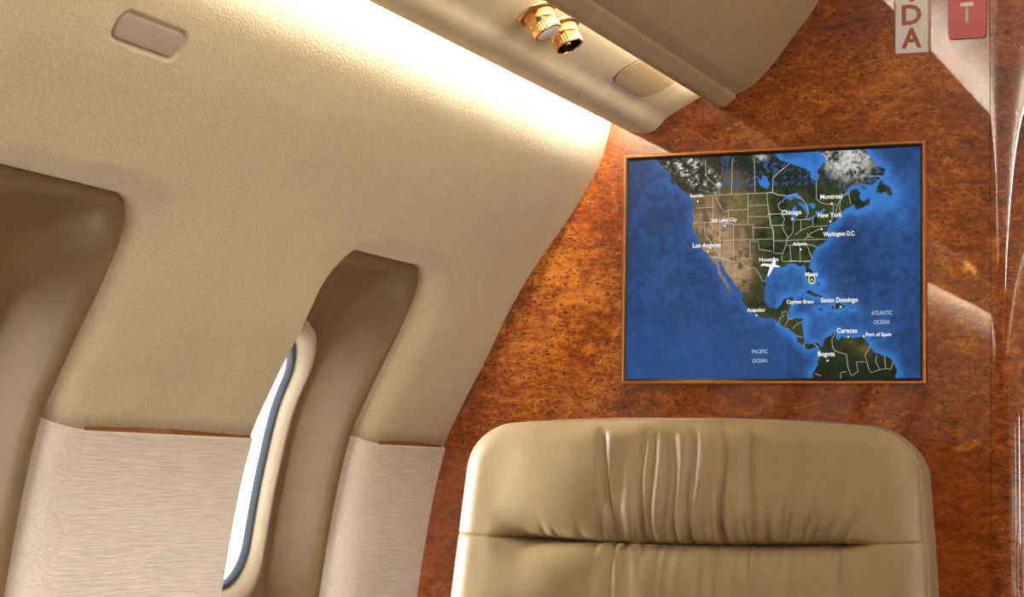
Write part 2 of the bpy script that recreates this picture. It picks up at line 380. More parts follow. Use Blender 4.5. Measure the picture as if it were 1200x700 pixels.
# ------------------------------------------------------------------ ceiling shell and rails (all run the length of the cabin)
shell = spline([(-0.7835, 0.505), (-0.75, 0.545), (-0.66, 0.59), (-0.53, 0.645), (-0.30, 0.71), (CX, 0.735)], 6)
shell = shell + [mir(p) for p in shell[::-1][1:]]
o = extrude_y('ceiling', shell + offset_line(shell, 0.015)[::-1], YA + 0.0015, YB - 0.0015, 'headliner', None, True)
tag(o, 'off white arched cabin headliner above the tan ceiling panels', 'ceiling', kind='structure')
def roundpoly(pts, rads, n=5):
    out = []; L = len(pts)
    for i, p in enumerate(pts):
        rr = rads[i]
        if rr == 0: out.append(p); continue
        a = np.array(pts[i - 1]); c = np.array(pts[(i + 1) % L]); b = np.array(p)
        pa = b + (a - b) / np.linalg.norm(a - b) * rr; pc = b + (c - b) / np.linalg.norm(c - b) * rr
        for k in range(n + 1):
            t = k / n; out.append(tuple((1 - t) ** 2 * pa + 2 * t * (1 - t) * b + t * t * pc))
    return out
RAIL = roundpoly([(-0.760, 0.470), (-0.7645, 0.4045), (-0.745, 0.4035), (-0.7325, 0.4075), (-0.7225, 0.4205), (-0.640, 0.4635), (-0.640, 0.475)], [0, 0.003, 0.006, 0.008, 0.008, 0, 0])
BOXP = roundpoly([(-0.6616, 0.4312), (-0.6500, 0.4295), (-0.6362, 0.4398), (-0.6362, 0.455), (-0.652, 0.455)], [0.003, 0.004, 0.002, 0, 0])
DOME = spline([(-0.6370, 0.4436), (-0.6262, 0.4478), (-0.6155, 0.4538), (-0.5915, 0.4772), (-0.568, 0.5076), (-0.5516, 0.5276), (-0.538, 0.548), (-0.523, 0.575), (-0.512, 0.598)], 5)
DOMEP = DOME + offset_line(DOME, 0.008)[::-1]
tn = 0
for side in (0, 1):
    g = (lambda P: P) if not side else (lambda P: [mir(p) for p in P[::-1]])
    where = 'above the sidewall beside the seat' if not side else 'above the sidewall across the aisle'
    for P, mm, lab in ((RAIL, 'vinyl', 'cream padded service rail with rounded light valance '), (BOXP, 'vinyl_tan', 'narrow tan box moulding overhanging the service rail '), (DOMEP, 'vinyl_tan', 'tan curved ceiling panel rising to the centre of the cabin ')):
        tn += 1
        o = extrude_y('trim_%d' % tn, g(P), YA + 0.0015, YB - 0.0015, mm, None, True); tag(o, lab + where, 'ceiling trim', kind='structure')
    for P, mm, lab in (([(-0.7660, 0.4400), (-0.7656, 0.4560), (-0.7620, 0.4560), (-0.7632, 0.4400)], 'led_cove', 'warm white strip behind the service rail valance '),
                       ([(-0.6592, 0.4395), (-0.6602, 0.4400), (-0.6572, 0.4475), (-0.6562, 0.4470)], 'led_slot', 'faint warm strip in the slot over the rail '),
                       ([(-0.5250, 0.6000), (-0.5190, 0.6030), (-0.5210, 0.6060), (-0.5270, 0.6030)], 'led_dome', 'warm light strip washing the headliner ')):
        o = extrude_y('light_strip', g(P), YA + 0.02, YB - (0.28 if mm == 'led_dome' else 0.02), mm); tag(o, lab + where, 'light strip')

# ------------------------------------------------------------------ floor, bulkheads, doorway
o = box('floor', WX(-1.10), 2 * CX - WX(-1.10), YA, 3.15, -0.03, 0.0, 'carpet'); tag(o, 'brown carpeted cabin floor', 'floor', kind='structure')
PX = -0.3465                                                     # right edge of the flat veneer panel
def bulkhead(zlo, zhi, x1, m, name, y0, y1, mirror=False, parent=None):
    zs = [zlo + (zhi - zlo) * k / 40 for k in range(41)]
    P = [(WX(min(z, 0.5)) + (0 if z <= 0.5 else (z - 0.5)) - 0.02, z) for z in zs] + [(x1, zhi), (x1, zlo)]
    if mirror: P = [mir(p) for p in P[::-1]]
    return extrude_y(name, P, y0, y1, m, parent)
wf = bulkhead(SEAM, 0.76, PX, 'burl', 'wall_front', YB, YB + 0.03); tag(wf, 'glossy burl veneer bulkhead behind the leather seat and map screen', 'wall', kind='structure')
o = bulkhead(-1.10, SEAM, PX, 'burl_low', 'lower_veneer_panel', YB, YB + 0.03, parent=wf); o['label'] = 'lower burl panel with finer figure'
wf2 = bulkhead(-1.10, 0.76, PX, 'burl', 'wall_front_right', YB, YB + 0.03, True); tag(wf2, 'glossy burl veneer bulkhead on the far side of the doorway', 'wall', kind='structure')
def post(side, name, lab):
    R_ = 0.052; P = [(PX + 0.0002, YB + 0.03), (PX + 0.0002, YB + 0.0005), (PX + 0.0008, YB)]
    P += [(PX + 0.006 + R_ * math.sin(PI / 2 * k / 14), YB + R_ - R_ * math.cos(PI / 2 * k / 14)) for k in range(15)]
    P += [(PX + 0.006 + R_, YB + 0.15), (PX + 0.0002, YB + 0.15)]
    if side: P = [mir(p) for p in P[::-1]]
    n = len(P); vv = [(x, y, 0.0) for x, y in P] + [(x, y, H + 0.76) for x, y in P]
    ff = [(i, (i + 1) % n, n + (i + 1) % n, n + i) for i in range(n)] + [tuple(range(n)), tuple(range(n, 2 * n))]
    o = mesh(name, vv, ff, 'burl'); me = o.data; me.polygons.foreach_set('use_smooth', [len(p.vertices) == 4 for p in me.polygons]); me.set_sharp_from_angle(angle=math.radians(35))
    tag(o, lab, 'door post', kind='structure'); return o
tn += 1; post(0, 'trim_%d' % tn, 'rounded glossy burl doorway post beside the exit placards')
tn += 1; post(1, 'trim_%d' % tn, 'rounded glossy burl doorway post on the far side of the doorway')
hx0, hx1 = PX + 0.058, 2 * CX - PX - 0.058
o = box('wall_vestibule', -0.60, 0.64, 3.15, 3.18, 0, H + 0.76, 'burl_dark'); tag(o, 'dark burl wall at the end of the entry vestibule', 'wall', kind='structure')
o = box('wall_vestibule_left', -0.60, -0.57, YB + 0.152, 3.148, 0, H + 0.76, 'headliner'); tag(o, 'cream vestibule side wall behind the bulkhead', 'wall', kind='structure')
o = box('wall_vestibule_right', 0.61, 0.64, YB + 0.152, 3.148, 0, H + 0.76, 'headliner'); tag(o, 'cream vestibule side wall on the far side', 'wall', kind='structure')
o = box('ceiling_vestibule', -0.60, 0.64, YB + 0.002, 3.18, H + 0.762, H + 0.79, 'headliner'); tag(o, 'cream vestibule ceiling beyond the doorway', 'ceiling', kind='structure')
zs = [-1.10 + 1.60 * k / 60 for k in range(61)]
P = [(WX(z), z) for z in zs] + shell[1:-1] + [mir((WX(z), z)) for z in zs[::-1]]
o = extrude_y('wall_aft', P, YA - 0.03, YA, 'burl_dark'); tag(o, 'dark burl bulkhead at the aft end of the cabin', 'wall', kind='structure')

# ------------------------------------------------------------------ map data, thousandths of the screen
LAND = [[(87,1021),(100,991),(117,969),(144,938),(157,900),(174,878),(193,852),(216,830),(229,804),(234,775),(231,738),(232,701),(237,663),(247,630),(257,601),(270,573),(283,563),(296,542),(306,513),(308,525),(319,498),(326,467),(340,441),(350,410),(364,384),(371,387),(367,405),(353,427),(346,454),(336,480),(326,507),(320,529),(331,528),(339,506),(353,475),(370,449),(387,418),(404,387),(410,369),(411,343),(425,317),(442,295),(459,282),(482,264),(499,264),(509,270),(525,255),(535,242),(552,229),(573,211),(590,186),(600,164),(619,143),(636,130),(655,140),(666,131),(672,112),(670,87),(667,62),(656,45),(649,24),(646,-23),(933,-23),(920,6),(924,27),(917,52),(911,73),(895,94),(876,102),(857,111),(838,132),(832,149),(819,170),(813,185),(797,183),(774,179),(749,179),(739,192),(731,173),(724,176),(723,190),(727,205),(720,201),(710,192),(691,176),(684,159),(678,136),(670,141),(662,155),(645,155),(629,151),(619,164),(616,189),(613,211),(614,245),(616,264),(599,268),(580,263),(563,269),(566,293),(573,318),(579,340),(582,359),(566,360),(549,353),(543,328),(530,312),(510,311),(493,316),(531,311),(515,309),(495,318),(485,346),(481,381),(482,406),(484,432),(488,449),(497,471),(514,487),(534,493),(552,492),(559,506),(575,507),(592,500),(601,493),(615,497),(624,475),(628,449),(634,428),(648,415),(651,436),(645,458),(637,488),(639,522),(638,534),(647,561),(665,577),(683,592),(692,612),(695,636),(692,660),(704,675),(722,687),(728,706),(744,722),(750,737),(765,745),(780,756),(783,740),(792,733),(810,742),(828,757),(837,773),(837,785),(825,778),(816,770),(801,775),(797,787),(801,800),(798,821),(783,825),(767,817),(755,801),(746,790),(752,813),(761,829),(776,840),(798,845),(822,842),(843,844),(858,856),(870,871),(880,882),(880,902),(864,919),(846,940),(833,965),(821,986),(809,1015),(809,1031),(669,1040),(669,1006),(669,992),(682,975),(691,954),(682,938),(664,923),(657,912),(664,887),(661,871),(648,865),(636,884),(632,909),(624,922),(596,936),(558,954),(527,968),(511,1004),(508,1043),(86,1055)],[(865,842),(874,865),(876,841),(888,834),(899,821),(905,801),(903,787),(891,790),(882,806),(864,803),(849,808),(858,828)],[(795,841),(825,825),(819,820),(801,831)],[(608,377),(628,387),(651,380),(671,363),(690,350),(674,348),(654,359),(628,373)],[(702,311),(719,328),(739,327),(756,313),(742,304),(723,305)],[(768,311),(780,309),(780,304),(768,305)],[(661,308),(671,310),(681,305),(672,300)],[(149,907),(160,903),(167,876),(161,876)],[(665,423),(670,418),(669,403),(665,406)]]
LAKES = [[(534,785),(553,800),(568,813),(587,817),(602,803),(606,789),(584,794),(572,783),(556,792),(544,780)],[(584,762),(590,749),(584,721),(587,705),(578,701),(572,730),(578,750)],[(593,773),(618,770),(630,750),(629,723),(618,729),(612,752),(600,761)],[(630,763),(649,771),(651,754),(643,744)],[(624,699),(652,716),(661,710),(637,696)],[(655,730),(683,741),(688,734),(661,721)],[(455,895),(465,878),(474,905),(487,901),(495,864),(492,841),(481,844),(465,864)],[(337,696),(345,692),(344,679),(338,684)]]
BORDERS = [[(268,821),(326,823),(424,823),(508,823)],[(273,1009),(276,914),(313,866),(326,837),(326,823)],[(369,1011),(367,826)],[(444,1006),(448,826)],[(508,823),(509,886),(548,934)],[(508,823),(531,809),(549,811)],[(424,823),(425,688)],[(425,770),(494,768)],[(425,721),(497,717)],[(489,822),(494,750),(504,684),(513,656),(514,562)],[(375,688),(442,685),(443,622)],[(442,671),(507,668)],[(375,688),(376,518)],[(329,618),(510,618)],[(327,694),(329,549)],[(274,703),(274,649),(328,549)],[(232,701),(327,701),(375,688)],[(300,817),(304,768),(301,702)],[(243,767),(304,768)],[(313,817),(326,775),(342,745),(358,753),(425,753)],[(356,753),(357,691)],[(432,610),(433,533),(385,533)],[(432,610),(460,609),(464,572),(508,562)],[(497,729),(549,727)],[(510,678),(549,677)],[(514,609),(550,609)],[(299,542),(325,545),(373,519)],[(490,825),(509,824),(528,812),(553,806),(584,810),(609,789),(624,764),(631,727),(621,699)],[(509,824),(509,888),(568,953)],[(656,871),(657,786),(670,772),(683,765),(704,762),(728,759),(746,798),(768,809)],[(770,933),(773,909),(785,884),(798,871),(804,880),(868,876),(870,863)],[(494,766),(501,676),(541,677)],[(491,727),(538,728)],[(538,728),(550,703),(541,677),(560,625),(554,585),(542,545)],[(513,609),(689,610)],[(507,668),(513,609),(514,554),(542,553)],[(569,584),(573,512)],[(602,591),(604,511)],[(554,587),(625,590),(644,525)],[(625,590),(653,581),(662,569)],[(580,701),(578,641),(560,617)],[(605,700),(606,652)],[(572,698),(637,699)],[(645,710),(645,670),(606,652),(585,632)],[(645,666),(695,668)],[(619,613),(640,638),(671,657)],[(628,639),(627,624),(646,618)],[(704,762),(713,755),(713,731),(710,699),(704,687)],[(728,759),(722,723)],[(737,786),(734,738),(742,722)],[(764,805),(771,760)],[(528,773),(531,748),(553,737)],[(537,784),(529,769)],[(542,517),(604,515),(638,516)],[(655,732),(661,710)],[(329,543),(376,521),(400,526),(427,486),(447,494),(467,459),(474,433),(486,432)],[(298,547),(319,540),(329,543)],[(533,246),(537,268),(547,276),(543,293),(563,297),(563,269)],[(553,233),(566,263),(580,263)],[(580,220),(593,241),(612,249)],[(590,190),(613,181)],[(619,164),(619,143)],[(652,151),(666,138)],[(723,201),(710,171),(713,137),(723,120),(759,107),(762,61),(775,15),(797,32),(791,74),(826,73),(819,103),(835,144)],[(759,32),(740,28),(740,1)],[(826,73),(838,27),(867,40),(854,77),(857,102)],[(867,40),(886,44),(883,98)],[(886,44),(903,42),(911,73)],[(656,24),(691,-2)],[(719,328),(719,307)],[(542,543),(542,521)],[(565,520),(618,514),(636,513)]]
CITY = [('Seattle',222,817,268,14),('Salt Lake City',298,702,387,16),('Los Angeles',233,589,332,20),('Houston',465,519,530,17),('Montreal',670,786,743,20),('Chicago',540,723,607,20),('New York',663,705,742,21),('Washington D.C.',680,622,786,19),('Atlanta',578,585,626,15),('Miami',621,449,662,17),('Acapulco',424,297,485,17),('Cayman Brac',559,330,643,17),('Santo Domingo',674,333,796,20),('Caracas',727,200,794,20),('Port of Spain',822,184,905,15),('Bogota',665,100,721,20)]
SEA = [('PACIFIC',442,113,496,17),('OCEAN',445,73,494,17),('ATLANTIC',840,275,908,18),('OCEAN',848,235,898,18)]
DOTS = [(249,798),(346,682),(286,570),(708,765),(576,704),(704,686),(675,654),(605,567),(457,282),(643,433),(647,335),(739,313),(765,182),(815,183),(697,80)]
AIRCRAFT = [(471,505),(477,510),(508,506),(514,535),(519,533),(522,502),(535,496),(534,491),(515,492),(498,453),(493,453),(501,494),(479,500),(473,495)]
RING = [(643,435),(655,434),(643,457)]

# ------------------------------------------------------------------ aircraft seat
def smooth01(a, b, x):
    t = np.clip((x - a) / (b - a), 0, 1); return t * t * (3 - 2 * t)
def build_seat():
    BX, BY = -0.574, 1.50
    K = 1.0465; seat = empty('leather_seat', (BX * K, BY * K, H * (1 - K))); seat.scale = (K, K, K)
    ZT, ZC0, ZB = 0.0545, -0.060, -0.60
    RC = 0.050
    NX = 420; us = np.linspace(-1, 1, NX + 1)
    tu = np.linspace(0, 1, 78); up_t = np.concatenate([0.5 * tu[:39] ** 1.7 / tu[38] ** 1.7, 1 - 0.5 * ((1 - tu[39:]) / (1 - tu[38])) ** 1.7])
    lo_t = np.linspace(0, 1, 74) ** 2.0
    rg = np.random.RandomState(11)
    def half(z): return 0.2355 - 0.080 * np.clip(z + 0.12, -0.02, 1)
    def zc(x): return ZC0 - 0.004 + 0.008 * (x / 0.22) ** 2 * 0.8 + 0.012 * x
    pl = []
    for k in range(30):                                          # pleats gathered along the crease
        x0 = -0.135 + 0.295 * (k + rg.uniform(0.1, 0.9)) / 30
        full = rg.rand() < 0.5 and -0.09 < x0 < 0.09
        lf = 0.35 if x0 < -0.088 else 1.6 if x0 > 0.075 else 1.0
        pl.append((x0, lf * rg.uniform(0.0022, 0.0050) * (1.2 if full else 1.0), rg.uniform(0.0022, 0.0038), full, rg.uniform(0.018, 0.05) * (0.5 if lf < 1 else 1.0), rg.uniform(-0.006, 0.006), rg.uniform(0, 6.3)))
    pl += [(-0.063, 0.0070, 0.0034, True, 0.05, -0.016, 0.4), (-0.036, 0.0060, 0.0032, True, 0.05, 0.001, 1.0), (0.010, 0.0066, 0.0034, True, 0.05, 0.003, 2.0), (0.045, 0.0050, 0.0032, True, 0.05, 0.0, 3.0)]
    lowp = [(-0.085 + 0.245 * (k + rg.uniform(0.1, 0.9)) / 22, rg.uniform(0.0016, 0.0036), rg.uniform(0.0028, 0.0045), rg.uniform(0.02, 0.16), rg.uniform(-0.1, 0.1)) for k in range(22)]
    def relief(x, z, zedge, hw, upper):
        u = np.abs(x) / hw; zcx = zc(x)
        cf = 1 - smooth01(0.66, 0.84, u); cf = 0.05 + 0.95 * cf
        d = np.abs(z - zcx)
        if upper:
            q = np.clip(d / 0.040, 0, 1); b = 0.0235 * np.sqrt(1 - (1 - q) ** 2)
        else:
            q = np.clip(d / 0.034, 0, 1); b = 0.0190 * np.sqrt(1 - (1 - q) ** 2)
        h = 0.0215 * (1 - cf) + b * cf - 0.007 * np.exp(-(d / 0.0028) ** 2) * cf
        h -= 0.0012 * np.exp(-(d / 0.0011) ** 2) * (1 - cf * 0.8)
        h += 0.0025 * (1 - u ** 2)
        act = cf * 1.0
        if upper:
            t = np.clip(d / (zedge - zcx + 1e-6), 0, 1)
            for x0, A, w, full, L, lean, ph in pl:
                fan = np.sign(x0) * max(0, abs(x0) - 0.075) * 7.5
                xx = x - x0 - fan * d - lean * t - 0.0016 * np.sin(t * 7 + ph)
                fall = (1 - smooth01(0.80, 1.0, t)) * (0.55 + 0.45 * (1 - t)) if full else np.exp(-(d / L) ** 2)
                h -= A * np.exp(-(xx / (w * (1 + 0.5 * t))) ** 2) * fall * act
            h += 0.0008 * np.sin(x * 210 + 2.2 * np.sin(x * 31)) * act * smooth01(-0.11, -0.07, x) * (1 - smooth01(0.7, 1.0, t))
        else:
            for x0, A, w, L, lean in lowp:
                xx = x - x0 - lean * d * np.sign(x0 + 0.02)
                h -= A * np.exp(-(xx / (w * (1 + d / 0.1))) ** 2) * np.exp(-(d / L) ** 2) * act
        return h
    def row(zn, upper, t):
        # zn: nominal height of the row at the centre
        hw = half(zn); dz = ZT - zn
        if dz < RC: hw = hw - RC + math.sqrt(max(0.0, RC * RC - (RC - dz) ** 2))
        x = us * hw
        if upper: z = zc(x) * (1 - t) + (ZT - 0.0055 * np.abs(us) ** 2.5) * t
        else: z = zc(x) * (1 - t) + ZB * t
        hwf = half(zn)
        h = relief(x, z, ZT, hwf, upper)
        # roll-over at the sides and the top
        es = hw - np.abs(x); et = ZT - z
        cx_ = np.clip(hwf - np.abs(x), 0, 1)
        inx = np.maximum(0, RC - cx_); inz = np.maximum(0, RC - et)
        e = np.where((inx > 0) & (inz > 0), RC - np.sqrt(inx ** 2 + inz ** 2), np.minimum(cx_, et)); e = np.maximum(e, 0)
        R_ = 0.024; q = np.clip(e / R_, 0, 1); h = h - 0.017 * (1 - np.sqrt(np.maximum(0, 1 - (1 - q) ** 2)))
        y = 1.742 + 0.07 * z - h
        return [(x[i] - 0.002, y[i] - BY, z[i] + H) for i in range(NX + 1)]
    zcm = ZC0 - 0.004
    rows_u = [row(zcm * (1 - t) + ZT * t, True, t) for t in up_t]; rows_l = [row(zcm * (1 - t) + ZB * t, False, t) for t in lo_t]
    for nm, rows in (('headrest_cushion', rows_u), ('back_cushion', rows_l)):
        mb = MB(); mb.loft(rows); mesh(nm, mb.v, mb.f, 'leather', seat, True)
    # boundary loop -> piping and boxing
    loop = [r_[0] for r_ in rows_l[::-1]][::3] + [r_[0] for r_ in rows_u[1:]] + rows_u[-1][1:-1:4] + [r_[-1] for r_ in rows_u[::-1]][:-1] + [r_[-1] for r_ in rows_l][::3]
    cxl, czl = 0.0, -0.10 + H
    def inset(p, dy, k):
        x, y, z = p; zz = min(z, H + ZT - RC); vx = x - math.copysign(max(0, min(abs(x), 0.18)), x); vz = max(0.0, z - (H + ZT - RC)); L = math.hypot(vx, vz) or 1
        return (x + vx / L * k, y + dy, z + (vz / L * k))
    mb = MB(); mb.loft([[inset(p, 0, 0) for p in loop], [inset(p, 0.0016, -0.0012) for p in loop], [inset(p, 0.003, 0.0006) for p in loop], [inset(p, 0.010, 0.002) for p in loop], [inset(p, 0.028, 0.0030) for p in loop],
                        [inset(p, 0.046, 0.001) for p in loop], [inset(p, 0.056, -0.006) for p in loop], [inset(p, 0.060, -0.016) for p in loop]])
    n = len(loop); b = len(mb.v) - n; mb.f.append(tuple(range(b, b + n)))
    bo = mesh('side_boxing', mb.v, mb.f, 'leather', seat, True); bo.data.set_sharp_from_angle(angle=math.radians(50)); bo['label'] = 'plain leather boxing around the backrest edge'
    mb = MB(); seg = 6; rings = []
    for i, p in enumerate(loop[::2]):
        x, y, z = inset(p, 0.0015, 0.0); rings.append([(x + 0.0011 * math.cos(2 * PI * k / seg), y + 0.0011 * math.sin(2 * PI * k / seg), z + 0.0011 * math.cos(2 * PI * k / seg) * (1 if i > 24 else 0)) for k in range(seg)])
    mb.loft(rings, True); mesh('piping', mb.v, mb.f, 'thread', seat, True)
    # seat below the frame: cushion, arms, base
    box('seat_cushion', -0.225, 0.225, -0.33, 0.20, 0.36, 0.50, 'leather', seat, 0.045, True)
    for s in (-1, 1):
        a = box('armrest', s * 0.262 - 0.034, s * 0.262 + 0.034, -0.27, 0.22, 0.34, 0.66, 'leather', seat, 0.025, True)
        box('arm_cap', s * 0.262 - 0.030, s * 0.262 + 0.030, -0.25, 0.20, 0.655, 0.672, 'burl_dark', a, 0.006, True)
    box('seat_shell', -0.222, 0.222, -0.29, 0.235, 0.28, 0.365, 'plate', seat, 0.02, True)
    lathe('pedestal', [(0.0, 0.30), (0.11, 0.30), (0.11, 0.10), (0.17, 0.075), (0.20, 0.064), (0.20, 0.0489), (0.0, 0.0489)], 40, 'chrome', seat)
    return seat
seat = build_seat()
tag(seat, 'taupe leather aircraft seat with gathered pleats on the headrest in front of the bulkhead', 'seat')

# ------------------------------------------------------------------ map screen on the bulkhead
SX0, SX1, SZ0, SZ1 = -0.7664, -0.4212, 0.1128, 0.3727
SCX, SCZ = (SX0 + SX1) / 2, (SZ0 + SZ1) / 2; SW, SH = SX1 - SX0, SZ1 - SZ0
mon = empty('map_monitor', (SCX, YB, SCZ + H)); tag(mon, 'wall screen with thin copper bezel showing a satellite map of North America', 'monitor')
def rect_ring(name, steps, m, parent):
    mb = MB(); rings = []
    for o_, y in steps: rings.append([(-SW / 2 - o_, y, -SH / 2 - o_), (SW / 2 + o_, y, -SH / 2 - o_), (SW / 2 + o_, y, SH / 2 + o_), (-SW / 2 - o_, y, SH / 2 + o_)])
    mb.loft(rings, True); return mesh(name, mb.v, mb.f, m, parent)
bz = rect_ring('bezel', [(0.0056, 0.0), (0.0056, -0.0060), (0.0048, -0.0070), (0.0028, -0.0070), (0.0021, -0.0062), (0.0021, -0.001)], 'copper', mon); bz['label'] = 'thin copper bezel'
rect_ring('screen_edge', [(0.0021, -0.0050), (0.0, -0.0036), (-0.001, -0.0024)], 'black', mon)
def seg_dist(px, pz, poly, close=True):
    best = np.full(px.shape, 1e9); n = len(poly)
    for i in range(n if close else n - 1):
        ax, az = poly[i]; bx, bz_ = poly[(i + 1) % n]; dx, dz = bx - ax, bz_ - az; L = dx * dx + dz * dz + 1e-9
        t = np.clip(((px - ax) * dx + (pz - az) * dz) / L, 0, 1)
        best = np.minimum(best, (px - ax - t * dx) ** 2 + (pz - az - t * dz) ** 2)
    return np.sqrt(best)
def inside(px, pz, poly):
    c = np.zeros(px.shape, bool); n = len(poly)
    for i in range(n):
        ax, az = poly[i]; bx, bz_ = poly[(i + 1) % n]
        if az == bz_: continue
        c ^= ((az > pz) != (bz_ > pz)) & (px < (bx - ax) * (pz - az) / (bz_ - az) + ax)
    return c
def vnoise(x, y, seed):
    rs = np.random.RandomState(seed); T = rs.rand(128, 128)
    xi, yi = np.floor(x).astype(int), np.floor(y).astype(int); fx, fy = x - xi, y - yi
    fx = fx * fx * (3 - 2 * fx); fy = fy * fy * (3 - 2 * fy); g = lambda a, b: T[a % 128, b % 128]
    return (g(xi, yi) * (1 - fx) + g(xi + 1, yi) * fx) * (1 - fy) + (g(xi, yi + 1) * (1 - fx) + g(xi + 1, yi + 1) * fx) * fy
def fbm(x, y, s, seed, oct=5, k=0.55):
    o_ = 0; a = 1; tot = 0
    for i in range(oct): o_ = o_ + a * vnoise(x * s + 17.3 * i, y * s + 9.1 * i, seed + i); tot += a; a *= k; s *= 2
    return o_ / tot
def lin(r_, g_, b_): return np.array(srgb(r_, g_, b_)[:3])
def build_screen():
    NXs, NZs = 480, 360
    U, V = np.meshgrid(np.linspace(0, 1000, NXs + 1), np.linspace(0, 1000, NZs + 1))
    x = U / 1000; y = V / 1000 * 0.753                            # square units
    n1 = fbm(x, y, 9, 1); n2 = fbm(x, y, 40, 11, 5, 0.65); n3 = fbm(x, y, 120, 21, 3, 0.7)
    wu = U + (fbm(x, y, 60, 31, 3) - 0.5) * 14; wv = V + (fbm(x, y, 60, 41, 3) - 0.5) * 14
    land = np.zeros(U.shape, bool); dist = np.full(U.shape, 1e9)
    for p in LAND:
        land |= inside(wu, wv, p); dist = np.minimum(dist, seg_dist(U, V, p))
    lake = np.zeros(U.shape, bool)
    for p in LAKES: lake |= inside(wu, wv, p)
    def mix(a, b, t): return a * (1 - t[..., None]) + b * t[..., None]
    S = lambda a, b, q: (lambda t: t * t * (3 - 2 * t))(np.clip((q - a) / (b - a), 0, 1))
    def blob(u_, v_, ru, rv): return np.exp(-(((U - u_) / ru) ** 2 + ((V - v_) / rv) ** 2))
    # sea
    deep = lin(20, 56, 102); mid_ = lin(30, 80, 142); shelf = lin(52, 118, 198)
    sea = np.broadcast_to(deep, U.shape + (3,)).copy()
    tex = np.clip(0.45 + (n1 - 0.5) * 1.6 + (n2 - 0.5) * 2.4 + (n3 - 0.5) * 0.8, 0, 1)
    sea = mix(sea, mid_, tex * 0.75 + 0.0)
    sea = mix(sea, mid_, 0.5 * S(420, 100, V) * (U < 560))
    gulf = np.maximum.reduce([blob(560, 420, 60, 70) * 0.55, blob(680, 240, 120, 60) * 0.55, blob(650, 420, 40, 60) * 0.6, blob(880, 790, 80, 90) * 1.1, blob(830, 900, 60, 90) * 0.9, blob(800, 730, 70, 40) * 0.7, blob(870, 200, 40, 60) * 0.5, blob(640, 950, 90, 90), blob(940, 690, 30, 60) * 0.6])
    sh = np.clip(np.exp(-(dist / (16 + 14 * n2)) ** 2) * 0.85 * np.where(U < 520, 0.45, 1.0) + gulf * (0.6 + 0.8 * (n2 - 0.3)), 0, 1)
    sea = mix(sea, shelf, sh)
    # land
    darkg = lin(22, 34, 14); green = lin(48, 62, 22); brown = lin(140, 110, 78); tan = lin(168, 140, 104); snow = lin(214, 214, 210); boreal = lin(26, 36, 22); mexg = lin(62, 66, 28)
    ld = np.broadcast_to(green, U.shape + (3,)).copy()
    ld = mix(ld, darkg, S(0.40, 0.62, n2))
    west = np.clip(S(470, 350, U + (n1 - 0.5) * 260) * S(330, 480, V) , 0, 1)
    ld = mix(ld, brown, west * (0.35 + 0.65 * S(0.3, 0.55, n2)))
    ld = mix(ld, tan, np.clip(blob(290, 640, 55, 90) + blob(350, 600, 50, 70) * 0.6 + blob(400, 480, 50, 100) * 0.8 + blob(360, 500, 40, 80) * 0.5, 0, 1) * S(0.35, 0.6, n2))
    ld = mix(ld, lin(110, 100, 52), np.clip(blob(370, 860, 60, 45) * 0.6 + blob(410, 760, 70, 60) * 0.5, 0, 1))
    ld = mix(ld, darkg, np.clip(blob(335, 780, 18, 50) + blob(385, 640, 14, 60) * 0.7 + blob(240, 800, 12, 60) + blob(390, 330, 25, 40) * 0.6 + blob(455, 400, 16, 60) * .6, 0, 1) * S(0.35, 0.6, n3 * 0.5 + n2 * 0.5))
    south = S(300, 200, V) * S(640, 660, U)
    ld = mix(ld, lin(30, 42, 14), south * 0.8); ld = mix(ld, darkg * 0.7, south * S(110, 30, V)); ld = mix(ld, lin(96, 88, 48), blob(820, 130, 30, 25) * 0.7 + blob(770, 160, 18, 14) * 0.5)
    ld = mix(ld, mexg, S(330, 260, V) * S(640, 600, U) * 0.7)
    can = S(810, 850, V + (n1 - 0.5) * 60); ld = mix(ld, boreal, can * (1 - 0.75 * (blob(370, 880, 55, 45))) * 0.92)
    ld = mix(ld, lin(86, 84, 52), blob(365, 870, 50, 40) * 0.75)
    # snow of the north east and of the western ranges
    ne = np.clip(blob(770, 950, 75, 75) * 1.3 + blob(700, 985, 60, 50) + blob(470, 985, 22, 16), 0, 1)
    ld = mix(ld, snow * 0.8, np.clip(ne * S(0.36, 0.66, n2 * 0.6 + n3 * 0.4) * 1.0, 0, 1))
    t_ = (U - 150) * 0.55 + (V - 985) * 0.53; ridge = np.exp(-(t_ / 16) ** 2) * (U > 120) * (V > 830) * (V < 1000); t2 = (U - 250) * 0.55 + (V - 955) * 0.53; ridge2 = np.exp(-(t2 / 13) ** 2) * (V > 850) * (U < 335)
    ld = mix(ld, snow, np.clip((ridge + ridge2) * S(0.50, 0.66, n3 * 0.6 + n2 * 0.4), 0, 1))
    ld = mix(ld, snow * 0.8, np.clip(blob(345, 690, 12, 22) * S(0.4, 0.6, n3), 0, 1) * 0.8)
    ld = ld * (0.62 + 0.8 * n3[..., None])
    specks = (n3 > 0.60) & (V > 850) & (U > 330) & (ne < 0.35) & (fbm(x, y, 14, 61, 2) > 0.42)
    ld[specks] = lin(40, 88, 150)
    col = np.where(land[..., None], ld, sea)
    col[lake & land] = lin(52, 118, 196)
    col[~land] *= (0.90 + 0.22 * n3[~land])[..., None]
    me = bpy.data.meshes.new('screen')
    P = np.stack([(U / 1000 - 0.5) * SW, np.full(U.shape, -0.0024), (V / 1000 - 0.5) * SH], -1).reshape(-1, 3)
    a = (np.arange(NZs)[:, None] * (NXs + 1) + np.arange(NXs)[None]).reshape(-1)
    F = np.stack([a, a + 1, a + NXs + 2, a + NXs + 1], -1)
